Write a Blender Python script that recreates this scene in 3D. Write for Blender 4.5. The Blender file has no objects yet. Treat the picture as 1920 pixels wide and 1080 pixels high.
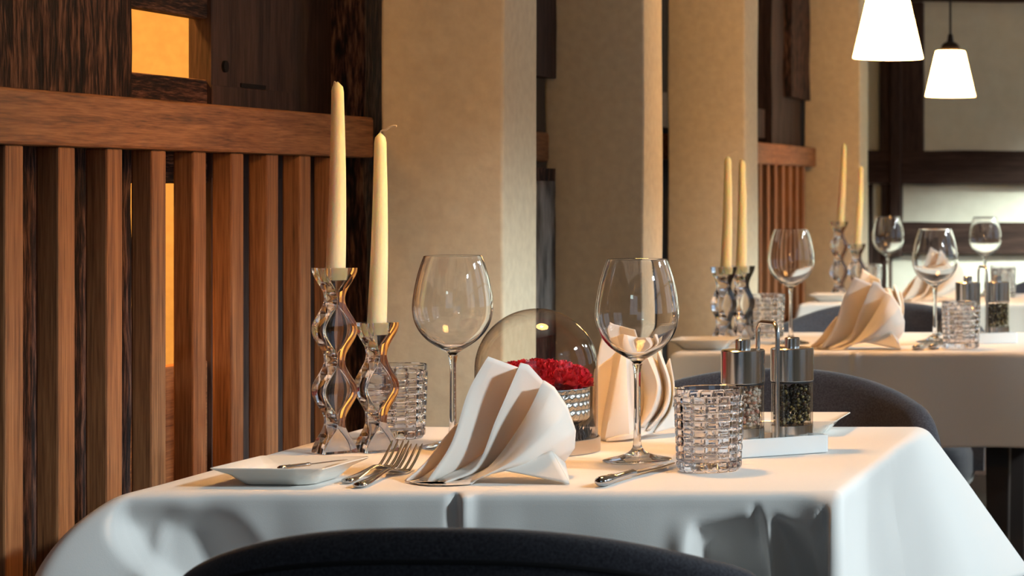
import bpy, bmesh, math, random
from math import sin, cos, pi, exp, sqrt
from mathutils import Vector, Matrix, noise
random.seed(7)
sc = bpy.context.scene
COL = sc.collection

# ------------------------------------------------------------------ camera
CAMZ = 1.084            # lens height; table tops are at 0.75
F = 4600.0              # focal length in pixels of a 1920 px wide frame
VX, VY = 2300.0, 355.0  # vanishing point of the room's depth direction
TZ = 0.75
cd = bpy.data.cameras.new('camera')
cam = bpy.data.objects.new('camera', cd); COL.objects.link(cam)
cam.location = (0, 0, CAMZ); cam.rotation_euler = (pi/2, 0, 0)
cd.sensor_width = 36.0; cd.lens = F*36/1920
cd.shift_x = -(VX-960)/1920; cd.shift_y = -(540-VY)/1920
cd.clip_start = 0.05; cd.clip_end = 60
cd.dof.use_dof = True; cd.dof.focus_distance = 2.98; cd.dof.aperture_fstop = 13.0
sc.camera = cam

# ------------------------------------------------------------------ helpers
def lerp(a, b, t): return a+(b-a)*t
def sstep(a, b, x):
    t = max(0.0, min(1.0, (x-a)/(b-a))); return t*t*(3-2*t)

class MB:
    def __init__(s): s.v = []; s.f = []
    def add(s, vs, fs):
        o = len(s.v); s.v += [tuple(p) for p in vs]; s.f += [tuple(i+o for i in f) for f in fs]
    def box(s, x0, x1, y0, y1, z0, z1):
        s.add([(x0,y0,z0),(x1,y0,z0),(x1,y1,z0),(x0,y1,z0),(x0,y0,z1),(x1,y0,z1),(x1,y1,z1),(x0,y1,z1)],
              [(0,3,2,1),(4,5,6,7),(0,1,5,4),(1,2,6,5),(2,3,7,6),(3,0,4,7)])
    def rings(s, rs, cap0=True, cap1=True, closed=True):
        n = len(rs[0]); vs = [p for r in rs for p in r]; fs = []
        for i in range(len(rs)-1):
            for j in range(n if closed else n-1):
                k = (j+1) % n
                fs.append((i*n+j, i*n+k, (i+1)*n+k, (i+1)*n+j))
        if cap0: fs.append(tuple(range(n-1, -1, -1)))
        if cap1: fs.append(tuple((len(rs)-1)*n+j for j in range(n)))
        s.add(vs, fs)
    def grid(s, rows):
        n = len(rows[0]); vs = [p for r in rows for p in r]; fs = []
        for i in range(len(rows)-1):
            for j in range(n-1):
                fs.append((i*n+j, i*n+j+1, (i+1)*n+j+1, (i+1)*n+j))
        s.add(vs, fs)
    def lathe(s, prof, n=48, cx=0, cy=0, z0=0, dr=None):
        """prof: list of (r, z); r == 0 at the ends makes a pole"""
        rows = []
        for i, (r, z) in enumerate(prof):
            if r <= 1e-9: rows.append(('p', z))
            else: rows.append(('r', r, z, i))
        base = len(s.v); idx = []
        for row in rows:
            if row[0] == 'p':
                idx.append([len(s.v)]); s.v.append((cx, cy, z0+row[1]))
            else:
                st = len(s.v); idx.append(list(range(st, st+n)))
                for j in range(n):
                    a = 2*pi*j/n; r = row[1]
                    if dr: r += dr(row[3], a, row[2], row[1])
                    s.v.append((cx+r*cos(a), cy+r*sin(a), z0+row[2]))
        for A, B in zip(idx, idx[1:]):
            for j in range(n):
                k = (j+1) % n
                if len(A) == 1 and len(B) == 1: break
                if len(A) == 1: s.f.append((A[0], B[k], B[j]))
                elif len(B) == 1: s.f.append((A[j], A[k], B[0]))
                else: s.f.append((A[j], A[k], B[k], B[j]))
    def tube(s, pts, r, n=10, cap=True):
        pts = [Vector(p) for p in pts]; rs = []
        prev = None
        for i, p in enumerate(pts):
            t = (pts[min(i+1, len(pts)-1)]-pts[max(i-1, 0)]).normalized()
            if prev is None:
                a = Vector((0,0,1)) if abs(t.z) < .9 else Vector((1,0,0))
                u = t.cross(a).normalized()
            else:
                u = (prev-t*prev.dot(t)).normalized()
            prev = u; w = t.cross(u)
            rr = r[i] if isinstance(r, (list, tuple)) else r
            rs.append([tuple(p+u*rr*cos(2*pi*j/n)+w*rr*sin(2*pi*j/n)) for j in range(n)])
        s.rings(rs, cap, cap)
    def build(s, name, mat=None, parent=None, loc=(0,0,0), rz=0, smooth=35, bevel=0, solid=0, sub=0, merge=0, recalc=True, solid_off=0):
        me = bpy.data.meshes.new(name); me.from_pydata(s.v, [], s.f)
        bm = bmesh.new(); bm.from_mesh(me)
        if merge: bmesh.ops.remove_doubles(bm, verts=bm.verts, dist=merge)
        if recalc: bmesh.ops.recalc_face_normals(bm, faces=bm.faces)
        bm.to_mesh(me); bm.free()
        if smooth:
            me.shade_smooth()
            if smooth < 180: me.set_sharp_from_angle(angle=math.radians(smooth))
        o = bpy.data.objects.new(name, me); COL.objects.link(o)
        o.location = loc; o.rotation_euler = (0, 0, rz)
        if mat: me.materials.append(mat)
        if parent: o.parent = parent
        if solid:
            m = o.modifiers.new('solid', 'SOLIDIFY'); m.thickness = solid; m.offset = solid_off
        if bevel:
            m = o.modifiers.new('bevel', 'BEVEL'); m.width = bevel; m.segments = 2; m.limit_method = 'ANGLE'
        if sub:
            m = o.modifiers.new('sub', 'SUBSURF'); m.levels = sub; m.render_levels = sub
        return o

def tag(o, label=None, cat=None, group=None, kind=None):
    if label: o['label'] = label
    if cat: o['category'] = cat
    if group: o['group'] = group
    if kind: o['kind'] = kind
    return o
def empty(name, loc, rz=0):
    o = bpy.data.objects.new(name, None); COL.objects.link(o)
    o.location = loc; o.rotation_euler = (0, 0, rz); o.empty_display_size = .05; return o
def copy_tree(o, loc=None, rz=None, parent=None):
    c = o.copy(); COL.objects.link(c)
    if parent: c.parent = parent
    if loc is not None: c.location = loc
    if rz is not None: c.rotation_euler = (0, 0, rz)
    for ch in list(o.children): copy_tree(ch, parent=c)
    return c
def struct(name, mb, mat, **k): return tag(mb.build(name, mat, **k), kind='structure')

def rrect(hx, hy, r, n=5):
    pts = []
    for (cx, cy, a0) in ((hx-r, hy-r, 0), (-hx+r, hy-r, pi/2), (-hx+r, -hy+r, pi), (hx-r, -hy+r, 1.5*pi)):
        for i in range(n+1):
            a = a0+pi/2*i/n; pts.append((cx+r*cos(a), cy+r*sin(a)))
    return pts
def catmull(pts, n):
    P = [Vector(p) for p in pts]; P = [P[0]*2-P[1]]+P+[P[-1]*2-P[-2]]
    m = len(P)-3; out = []
    for i in range(n):
        t = i/(n-1)*m; k = min(int(t), m-1); u = t-k
        a, b, c, d = P[k:k+4]
        out.append(.5*((2*b)+(-a+c)*u+(2*a-5*b+4*c-d)*u*u+(-a+3*b-3*c+d)*u**3))
    return out

# ------------------------------------------------------------------ materials
def mat(name):
    m = bpy.data.materials.new(name); m.use_nodes = True
    nt = m.node_tree; b = nt.nodes['Principled BSDF']; return m, nt, b
def N(nt, t, **k):
    n = nt.nodes.new(t)
    for a, v in k.items():
        if a.startswith('i_'):
            n.inputs[a[2:].replace('_', ' ')].default_value = v
        else: setattr(n, a, v)
    return n
def ramp(nt, stops):
    r = nt.nodes.new('ShaderNodeValToRGB'); e = r.color_ramp.elements
    e[0].position, e[0].color = stops[0][0], (*stops[0][1], 1)
    e[1].position, e[1].color = stops[-1][0], (*stops[-1][1], 1)
    for p, c in stops[1:-1]:
        x = e.new(p); x.color = (*c, 1)
    return r
def coords(nt, scale, rand=True):
    tc = N(nt, 'ShaderNodeTexCoord'); mp = N(nt, 'ShaderNodeMapping')
    mp.inputs['Scale'].default_value = scale
    if rand:
        oi = N(nt, 'ShaderNodeObjectInfo'); mu = N(nt, 'ShaderNodeMath', operation='MULTIPLY'); mu.inputs[1].default_value = 17.0
        va = N(nt, 'ShaderNodeVectorMath', operation='ADD')
        nt.links.new(oi.outputs['Random'], mu.inputs[0])
        nt.links.new(tc.outputs['Object'], va.inputs[0]); nt.links.new(mu.outputs[0], va.inputs[1])
        nt.links.new(va.outputs[0], mp.inputs['Vector'])
    else: nt.links.new(tc.outputs['Object'], mp.inputs['Vector'])
    return mp
def wood(name, stops, axis='z', scale=30, stretch=.06, rough=.5, bump=.3, bdist=.002, fine=8):
    m, nt, b = mat(name)
    sv = [scale]*3; sv['xyz'.index(axis)] = scale*stretch
    mp = coords(nt, sv)
    n1 = N(nt, 'ShaderNodeTexNoise'); n1.inputs['Scale'].default_value = 1; n1.inputs['Detail'].default_value = 8
    n1.inputs['Roughness'].default_value = .65; n1.inputs['Distortion'].default_value = .6
    n2 = N(nt, 'ShaderNodeTexNoise'); n2.inputs['Scale'].default_value = fine; n2.inputs['Detail'].default_value = 4
    nt.links.new(mp.outputs[0], n1.inputs['Vector']); nt.links.new(mp.outputs[0], n2.inputs['Vector'])
    mx = N(nt, 'ShaderNodeMix'); mx.data_type = 'FLOAT'; mx.inputs['Factor'].default_value = .42
    nt.links.new(n1.outputs[0], mx.inputs[2]); nt.links.new(n2.outputs[0], mx.inputs[3])
    r = ramp(nt, stops); nt.links.new(mx.outputs[0], r.inputs[0]); nt.links.new(r.outputs[0], b.inputs['Base Color'])
    bp = N(nt, 'ShaderNodeBump'); bp.inputs['Strength'].default_value = bump; bp.inputs['Distance'].default_value = bdist
    nt.links.new(mx.outputs[0], bp.inputs['Height']); nt.links.new(bp.outputs[0], b.inputs['Normal'])
    b.inputs['Roughness'].default_value = rough; b.inputs['Specular IOR Level'].default_value = .3
    return m
def noisy(name, c1, c2, scale=40, rough=.7, bump=.15, bdist=.001, metal=0, det=6, sheen=0, stretch=(1,1,1)):
    m, nt, b = mat(name)
    mp = coords(nt, [scale*s for s in stretch], False)
    n1 = N(nt, 'ShaderNodeTexNoise'); n1.inputs['Scale'].default_value = 1; n1.inputs['Detail'].default_value = det
    nt.links.new(mp.outputs[0], n1.inputs['Vector'])
    r = ramp(nt, [(.3, c1), (.7, c2)]); nt.links.new(n1.outputs[0], r.inputs[0]); nt.links.new(r.outputs[0], b.inputs['Base Color'])
    if bump:
        bp = N(nt, 'ShaderNodeBump'); bp.inputs['Strength'].default_value = bump; bp.inputs['Distance'].default_value = bdist
        nt.links.new(n1.outputs[0], bp.inputs['Height']); nt.links.new(bp.outputs[0], b.inputs['Normal'])
    b.inputs['Roughness'].default_value = rough; b.inputs['Metallic'].default_value = metal
    if sheen:
        b.inputs['Sheen Weight'].default_value = sheen; b.inputs['Sheen Roughness'].default_value = .4
    return m
def glass(name, tint=(1,1,1), rough=0.0, ior=1.5):
    m, nt, b = mat(name)
    nt.nodes.remove(b); g = N(nt, 'ShaderNodeBsdfGlass'); g.inputs['Color'].default_value = (*tint, 1)
    g.inputs['Roughness'].default_value = rough; g.inputs['IOR'].default_value = ior
    nt.links.new(g.outputs[0], nt.nodes['Material Output'].inputs[0]); return m
def thinglass(name, tint=(.93,.885,.83), edge=(.22,.13,.08), refl=1.0):
    """thin-walled pane: clear transmission, Fresnel reflection, longer path (darker tint) at grazing angles"""
    m, nt, b = mat(name); nt.nodes.remove(b)
    lw = N(nt, 'ShaderNodeLayerWeight'); lw.inputs['Blend'].default_value = .5
    pw = N(nt, 'ShaderNodeMath', operation='POWER'); pw.inputs[1].default_value = 5.0
    lf = N(nt, 'ShaderNodeLayerWeight'); lf.inputs['Blend'].default_value = .5
    nt.links.new(lf.outputs['Facing'], pw.inputs[0])
    fr = N(nt, 'ShaderNodeMath', operation='MULTIPLY_ADD'); fr.inputs[1].default_value = .90; fr.inputs[2].default_value = .05
    nt.links.new(pw.outputs[0], fr.inputs[0])
    r = ramp(nt, [(0, tint), (.35, tint), (.75, [lerp(a, b, .35) for a, b in zip(tint, edge)]), (1, edge)]); nt.links.new(lw.outputs['Facing'], r.inputs[0])
    t = N(nt, 'ShaderNodeBsdfTransparent'); nt.links.new(r.outputs[0], t.inputs[0])
    g = N(nt, 'ShaderNodeBsdfGlossy'); g.inputs['Roughness'].default_value = .01
    mx = N(nt, 'ShaderNodeMixShader'); mu = N(nt, 'ShaderNodeMath', operation='MULTIPLY'); mu.inputs[1].default_value = refl
    nt.links.new(fr.outputs[0], mu.inputs[0]); nt.links.new(mu.outputs[0], mx.inputs[0])
    nt.links.new(t.outputs[0], mx.inputs[1]); nt.links.new(g.outputs[0], mx.inputs[2])
    nt.links.new(mx.outputs[0], nt.nodes['Material Output'].inputs[0]); return m
def cloth_mat(name, col, trans=(.9,.75,.5), tw=.25, bump=.15):
    m, nt, b = mat(name)
    mp = coords(nt, (900, 900, 900), False)
    n1 = N(nt, 'ShaderNodeTexNoise'); n1.inputs['Scale'].default_value = 1; n1.inputs['Detail'].default_value = 2
    nt.links.new(mp.outputs[0], n1.inputs['Vector'])
    bp = N(nt, 'ShaderNodeBump'); bp.inputs['Strength'].default_value = bump; bp.inputs['Distance'].default_value = .0006
    nt.links.new(n1.outputs[0], bp.inputs['Height']); nt.links.new(bp.outputs[0], b.inputs['Normal'])
    b.inputs['Base Color'].default_value = (*col, 1); b.inputs['Roughness'].default_value = .85
    b.inputs['Specular IOR Level'].default_value = .2
    if tw:
        tr = N(nt, 'ShaderNodeBsdfTranslucent'); tr.inputs[0].default_value = (*trans, 1)
        mx = N(nt, 'ShaderNodeMixShader'); mx.inputs[0].default_value = tw
        nt.links.new(b.outputs[0], mx.inputs[1]); nt.links.new(tr.outputs[0], mx.inputs[2])
        nt.links.new(mx.outputs[0], nt.nodes['Material Output'].inputs[0])
    return m
def plain(name, col, rough=.5, metal=0, **k):
    m, nt, b = mat(name)
    b.inputs['Base Color'].default_value = (*col, 1); b.inputs['Roughness'].default_value = rough; b.inputs['Metallic'].default_value = metal
    for a, v in k.items(): b.inputs[a.replace('_', ' ')].default_value = v
    return m
def island_mat(name, stops, rough, trans=0):
    m, nt, b = mat(name)
    g = N(nt, 'ShaderNodeNewGeometry'); r = ramp(nt, stops); r.color_ramp.interpolation = 'CONSTANT'
    nt.links.new(g.outputs['Random Per Island'], r.inputs[0]); nt.links.new(r.outputs[0], b.inputs['Base Color'])
    b.inputs['Roughness'].default_value = rough; b.inputs['Subsurface Weight'].default_value = 0
    if trans:
        tr = N(nt, 'ShaderNodeBsdfTranslucent'); mx = N(nt, 'ShaderNodeMixShader'); mx.inputs[0].default_value = trans
        nt.links.new(r.outputs[0], tr.inputs[0]); nt.links.new(b.outputs[0], mx.inputs[1]); nt.links.new(tr.outputs[0], mx.inputs[2])
        nt.links.new(mx.outputs[0], nt.nodes['Material Output'].inputs[0])
    return m

OAK = [(.32, (.07,.027,.011)), (.44, (.20,.078,.029)), (.54, (.29,.122,.047)), (.66, (.40,.18,.073))]
M_slat = wood('oak slat', OAK, 'z', 90, .035, .62, .3, .0008, 5)
M_rail = wood('oak rail', OAK, 'y', 120, .05, .58, .3, .0008, 4)
OLD = [(.40, (.004,.004,.006)), (.47, (.020,.012,.011)), (.53, (.080,.038,.028)), (.62, (.20,.11,.075))]
M_timber = wood('old timber', OLD, 'z', 75, .13, .85, 1.0, .012, 3)
M_timber_y = wood('old timber lying', OLD, 'y', 55, .09, .85, .8, .008)
OLD2 = [(.36, (.016,.009,.008)), (.5, (.048,.026,.020)), (.64, (.085,.050,.040))]
M_board = wood('dark board', OLD2, 'z', 40, .06, .7, .4, .003)
M_board_x = wood('dark board lying', OLD2, 'x', 25, .06, .8, .4, .004)
M_plaster = noisy('plaster', (.68,.575,.41), (.77,.665,.48), 55, .85, .25, .003)
M_plaster_b = noisy('rear plaster', (.76,.76,.65), (.83,.83,.72), 20, .85, .2, .003)
M_floor = wood('floor boards', [(.3, (.010,.007,.006)), (.7, (.030,.019,.014))], 'y', 20, .1, .5, .2)
M_ceil = plain('ceiling paint', (.6,.55,.48), .9)
M_cloth = cloth_mat('table linen', (.84,.82,.80), tw=.06)
M_napkin = cloth_mat('napkin linen', (.93,.91,.88), (.95,.72,.42), tw=.28, bump=.1)
M_glass = glass('clear glass')
M_crystal = glass('crystal', (.99,.99,1), 0, 1.54)
M_dome = thinglass('dome glass')
M_thin = thinglass('mill glass', (.96,.95,.93), (.6,.55,.5))
M_steel = noisy('brushed steel', (.62,.62,.61), (.74,.74,.73), 400, .20, .05, .0002, 1, 2, stretch=(1,1,.02))
M_silver = plain('polished silver', (.56,.55,.55), .09, 1)
M_hammer = plain('hammered silver', (.70,.72,.72), .22, 1)
M_ring = plain('champagne metal', (.62,.52,.42), .3, 1)
M_porcelain = plain('porcelain', (.86,.84,.78), .12, Coat_Weight=.5)
M_tray = plain('white tray enamel', (.86,.87,.87), .3)
M_blacktrim = plain('black rubber', (.01,.01,.012), .5)
M_chair = noisy('charcoal felt', (.017,.017,.025), (.056,.055,.070), 420, .95, .5, .001, sheen=.25, det=3)
M_piping = plain('dark piping', (.008,.008,.010), .9)
M_leg = plain('dark stained leg', (.02,.012,.010), .5)
M_wax = plain('ivory wax', (.96,.79,.55), .38, Subsurface_Weight=1.0, Subsurface_Radius=(.03,.018,.009), Subsurface_Scale=.6)
M_wick = plain('wick', (.8,.68,.5), .9)
M_red = noisy('carnation red', (.58,.008,.03), (.88,.03,.09), 90, .6, .2, .001)
M_moss = plain('dry dark stems', (.025,.025,.035), .9)
M_salt = island_mat('salt', [(0, (.85,.72,.64)), (.35, (.90,.84,.78)), (.62, (.82,.50,.42)), (.74, (.9,.86,.82))], .3, .35)
M_pepper = island_mat('pepper', [(0, (.012,.011,.010)), (.45, (.030,.026,.018)), (.66, (.20,.16,.06)), (.80, (.05,.02,.014)), (.9, (.30,.25,.11))], .45)
M_black = plain('black iron', (.012,.009,.008), .45, .4)
M_black_wall = wood('darkened board', [(.3, (.004,.003,.003)), (.7, (.012,.008,.007))], 'z', 40, .06, .9, .3, .002)  # board colour darkened to shade the gaps between the pillars
M_hole_shade = plain('hole', (.002,.002,.003), 1)  # flat black standing for the shade inside hole and slot

# ------------------------------------------------------------------ room shell
XR, YB, YF, ZC = 1.3, 9.3, -1.6, 2.55
mb = MB(); mb.box(-2.3, XR+.2, YF-.2, YB+.2, -.1, 0); struct('floor', mb, M_floor, smooth=0)
mb = MB(); mb.box(-2.3, XR+.2, YF-.2, YB+.2, ZC, ZC+.1); struct('ceiling', mb, M_ceil, smooth=0)
mb = MB(); mb.box(-2.3, XR+.2, YB, YB+.15, 0, ZC); struct('wall_back', mb, M_plaster_b, smooth=0)
# front wall (behind the camera) with a window added for the front fill
mb = MB()
mb.box(-2.3, -1.3, YF-.15, YF, 0, ZC); mb.box(.5, XR+.2, YF-.15, YF, 0, ZC)
mb.box(-1.3, .5, YF-.15, YF, 0, .8); mb.box(-1.3, .5, YF-.15, YF, 2.48, ZC); struct('wall_front', mb, M_plaster, smooth=0)
# right wall out of view, its window openings spaced to steer the daylight
WINS = [(1.72, 2.92), (3.48, 4.5), (4.95, 6.3), (7.2, 8.95)]
WZ0, WZ1 = .85, 2.2
mb = MB(); ys = [YF]+[y for w in WINS for y in w]+[YB]
for i in range(0, len(ys), 2): mb.box(XR, XR+.2, ys[i], ys[i+1], 0, ZC)
for (a, b_) in WINS: mb.box(XR, XR+.2, a, b_, 0, WZ0); mb.box(XR, XR+.2, a, b_, WZ1, ZC)
struct('wall_right', mb, M_plaster, smooth=0)
M_frame = plain('window frame', (.55,.5,.42), .5)
def winframe(n, a, b_, x=None, y=None):
    m = MB(); t = .05
    if x is not None:
        m.box(x, x+.06, a, a+t, WZ0, WZ1); m.box(x, x+.06, b_-t, b_, WZ0, WZ1)
        m.box(x, x+.06, a+t, b_-t, WZ0, WZ0+t); m.box(x, x+.06, a+t, b_-t, WZ1-t, WZ1)
        c = (a+b_)/2; m.box(x+.01, x+.05, c-.025, c+.025, WZ0+t, WZ1-t)
        m.box(x+.012, x+.048, a+t, c-.025, 1.5, 1.53); m.box(x+.012, x+.048, c+.025, b_-t, 1.5, 1.53)
    else:
        m.box(a, a+t, y-.06, y, .8, 2.48); m.box(b_-t, b_, y-.06, y, .8, 2.48)
        m.box(a+t, b_-t, y-.06, y, .8, .85); m.box(a+t, b_-t, y-.06, y, 2.43, 2.48)
        c = (a+b_)/2; m.box(c-.025, c+.025, y-.05, y-.01, .85, 2.43)
    struct('window_%d' % n, m, M_frame, smooth=0)
for i, (a, b_) in enumerate(WINS): winframe(i+1, a, b_, x=XR+.07)
winframe(5, -1.3, .5, y=YF-.04)  # unseen window, put in to go with the front fill
# left timber wall: boards and posts at x = -1.42 .. with two openings into a lit room behind
def trim(n, m, x0, x1, y0, y1, z0, z1, bevel=.004):
    b = MB(); b.box(x0, x1, y0, y1, z0, z1); return struct('trim_%d' % n, b, m, smooth=0, bevel=bevel)
def rough_post(n, m, x0, x1, y0, y1, z0, z1, amp=.004, step=.02):
    """hand-hewn timber: a box whose skin wanders a few millimetres"""
    b = MB(); ny = max(2, int((y1-y0)/step)); nz = max(2, int((z1-z0)/.03)); nx = 2
    rings = []
    for k in range(nz+1):
        z = lerp(z0, z1, k/nz); loop = []
        pts = [(x1, lerp(y0, y1, j/ny)) for j in range(ny+1)]+[(x0, y1), (x0, y0)]
        for (x, y) in pts:
            q = noise.noise(Vector((y*22+n, z*9, n*3.1)))*amp+noise.noise(Vector((y*70+n, z*16, n*3.1)))*amp*.5
            q2 = noise.noise(Vector((n*5.7+y*3, z*14, 1.3)))*amp*.7
            loop.append((x+(q if x == x1 else 0), y+q2*(1 if x == x1 else 0), z))
        rings.append(loop)
    b.rings(rings); return struct('trim_%d' % n, b, m, smooth=50)
rough_post(1, M_timber, -1.452, -1.42, 1.2, 3.182, 0, 2.5)
b = MB(); 
o = rough_post(2, M_board, -1.452, -1.42, 3.432, 3.73, 0, 2.5, .0015)
mb = MB(); mb.box(-1.448, -1.425, 3.182, 3.432, 1.092, 1.237); struct('trim_3', mb, M_timber_y, smooth=0, bevel=.003)
mb = MB(); mb.box(-1.448, -1.425, 3.182, 3.432, 1.322, 2.5); struct('trim_4', mb, M_timber_y, smooth=0, bevel=.003)
mb = MB(); mb.box(-1.448, -1.425, 3.182, 3.432, 0, .845); struct('trim_5', mb, M_rail, smooth=0, bevel=.003)
mb = MB(); mb.box(-1.50, -1.455, 3.73, 4.02, 0, 2.5); struct('trim_6', mb, M_board, smooth=0)
rough_post(7, M_timber, -1.50, -1.40, 3.985, 4.35, 0, 2.5, .006)
# peg hole and mortise slot on the second post, black pieces painting in their shade
mb = MB(); mb.lathe([(0,0),(.0085,0),(.0085,.004),(0,.004)], 20)
o = struct('trim_8', mb, M_hole_shade, loc=(-1.4205, 3.475, 1.258)); o.rotation_euler = (0, pi/2, 0)
mb = MB(); mb.box(-1.421, -1.4175, 3.53, 3.62, 1.231, 1.237); struct('trim_9', mb, M_hole_shade, smooth=0)
mb = MB(); mb.box(-1.447, -1.4185, 3.432, 3.73, 1.10, 1.231); struct('trim_10', mb, M_board, smooth=0, bevel=.002)
# rest of the left wall (dark, between and behind the pillars)
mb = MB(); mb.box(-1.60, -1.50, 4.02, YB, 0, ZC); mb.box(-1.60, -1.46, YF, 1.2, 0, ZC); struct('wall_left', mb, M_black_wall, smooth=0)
# the lit room behind the openings
mb = MB(); mb.box(-2.25, -2.2, 1.2, 4.6, 0, ZC); mb.box(-2.2, -1.6, 4.55, 4.6, 0, ZC); mb.box(-2.2, -1.6, 1.2, 1.25, 0, ZC)
struct('wall_behind', mb, M_plaster, smooth=0)

# pillars (plastered)
def pillar(x0, x1, y0, y1):
    b = MB(); rs = []
    for k in range(41):
        z = ZC*k/40; loop = []
        for (x, y) in rrect((x1-x0)/2, (y1-y0)/2, .006, 3):
            q = noise.noise(Vector((x*9+x0*50, y*9+y0*7, z*4)))*.002
            loop.append(((x0+x1)/2+x+q, (y0+y1)/2+y+q, z))
        rs.append(loop)
    b.rings(rs); return struct('pillar', b, M_plaster, smooth=30)
pillar(-1.344, -1.149, 3.90, 4.088)
pillar(-1.344, -1.149, 4.836, 5.0)
pillar(-1.335, -1.149, 5.853, 6.02)
pillar(-1.396, -1.211, 8.10, 8.29)
# timber between the first two pillars
rough_post(11, M_board, -1.40, -1.318, 4.45, 4.822, 1.302, 2.5, .002)
rough_post(12, M_timber, -1.40, -1.320, 4.40, 4.825, 0, 1.125, .004)
mb = MB(); mb.box(-1.37, -1.329, 4.12, 4.815, 1.138, 1.196); struct('trim_13', mb, M_rail, smooth=0, bevel=.006)
M_chip = noisy('chipped limewash', (.012,.009,.008), (.34,.31,.28), 30, .9, .4, .003, stretch=(1,1,.35))
mb = MB(); mb.grid([[(-1.3150+noise.noise(Vector((z*30,y*9,2)))*.002, 4.55+.25*j/6, z) for j, y in enumerate([0,.04,.08,.12,.16,.2,.24])] for z in [.80+.30*k/24 for k in range(25)]])
struct('trim_14', mb, M_chip, solid=.002, smooth=60)
# timber before the last pillar
rough_post(15, M_board, -1.47, -1.40, 7.55, 8.06, 0, 2.5, .003)
rough_post(16, M_timber, -1.42, -1.374, 7.75, 8.085, 1.376, 2.5, .003)
mb = MB(); mb.box(-1.47, -1.42, 6.1, 7.55, 1.24, 1.33); struct('trim_17', mb, M_board, smooth=0, bevel=.003)

# half-timbering of the rear wall, plus one strip for a shadow
s9 = F/YB
def bx(px): return (px-VX)/s9
def bz(py): return CAMZ+(VY-py)/s9
n = 18
for (p0, p1, y0, y1, dep) in ((1600, 3400, 345, 283, .05), (1690, 3400, 475, 417, .045), (1600, 3400, 4, -60, .05)):
    mb = MB(); x0, x1 = bx(p0), bx(p1); rs = []
    for k in range(61):
        x = lerp(x0, x1, k/60); q = noise.noise(Vector((x*5, y0*.1, 0)))*.006
        rs.append([(x, YB-dep, bz(y0)+q), (x, YB-dep, bz(y1)+q*.6), (x, YB+.01, bz(y1)+q*.6), (x, YB+.01, bz(y0)+q)])
    mb.rings(rs); struct('trim_%d' % n, mb, M_board_x, smooth=40); n += 1
for (p0, p1, y0, y1, dep) in ((1652, 1733, 284, 5, .045), (1673, 1693, 480, -300, .07), (1655, 1673, 560, 345, .04), (1600, 1637, 1000, 345, .045), (1610, 1660, 1000, 440, .04)):  # leftmost upright is a dark strip standing in for the last pillar's shadow
    mb = MB(); mb.box(bx(p0), bx(p1), YB-dep, YB+.01, max(0, bz(y0)), min(ZC, bz(y1))); struct('trim_%d' % n, mb, M_board, smooth=0, bevel=.004); n += 1

mb = MB(); mb.box(-1.5, XR, YB-.02, YB, 0, .55); struct('baseboard_back', mb, M_board_x, smooth=0, bevel=.003)

# ------------------------------------------------------------------ slatted oak partitions
def partition(y_edges, depth, w, xf, y0, y1, zt, zb, rail_x, label):
    root = empty('slatted_partition', (xf, (y0+y1)/2, 0)); cx, cy = xf, (y0+y1)/2
    mb = MB(); mb.box(-.034, rail_x, y0-cy, y1-cy, zb, zt); mb.build('top_rail', M_rail, root, smooth=0, bevel=.004)
    mb = MB(); mb.box(-w+.001, -.002, y0-cy, y1-cy, .06, .12); mb.build('bottom_rail', M_rail, root, smooth=0, bevel=.003)
    b = MB(); b.box(-w, 0, -depth, 0, 0.12, zb); first = None
    for ye in y_edges:
        if first is None:
            first = b.build('slat', M_slat, root, loc=(0, ye-cy, 0), smooth=0, bevel=.0025)
        else:
            c = first.copy(); COL.objects.link(c); c.parent = root; c.location = (0, ye-cy, 0)
    tag(root, label, 'partition', 'slatted oak partitions'); return root
yed = [2.774+.1243*k for k in range(-4, 9)]
partition(yed, .042, .027, -1.36, 2.1, 3.896, 1.198, 1.134, .006, 'large slatted oak partition beside the front table')
partition([6.22+.122*k for k in range(15)], .040, .027, -1.362, 6.03, 8.088, 1.221, 1.158, .008, 'small distant slatted oak partition before the last orange-lit pillar')
mb = MB(); mb.lathe([(0,0),(.003,0),(.0025,.0015),(0,.0015)], 12)

# ------------------------------------------------------------------ tables, cloths
def table(x0, x1, y0, y1, label):
    root = empty('dining_table', ((x0+x1)/2, (y0+y1)/2, 0)); hx, hy = (x1-x0)/2-.006, (y1-y0)/2-.006
    mb = MB(); mb.box(-hx+.05, hx-.05, -hy+.05, hy-.05, TZ-.026, TZ-.004); mb.build('tabletop', M_leg, root, smooth=0, bevel=.003)
    mb = MB(); mb.box(-hx+.14, hx-.14, -hy+.14, hy-.14, TZ-.10, TZ-.026); mb.build('apron', M_leg, root, smooth=0)
    for sx in (-1, 1):
        for sy in (-1, 1):
            mb = MB(); rs = [[(sx*(hx-.115)+p*r, sy*(hy-.135)+q*r, z) for p, q in ((1,1),(-1,1),(-1,-1),(1,-1))] for z, r in ((0, .018), (TZ-.033, .027))]
            mb.rings(rs); mb.build('leg', M_leg, root, smooth=0, bevel=.003)
    tag(root, label, 'table', 'dining tables'); return root

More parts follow.
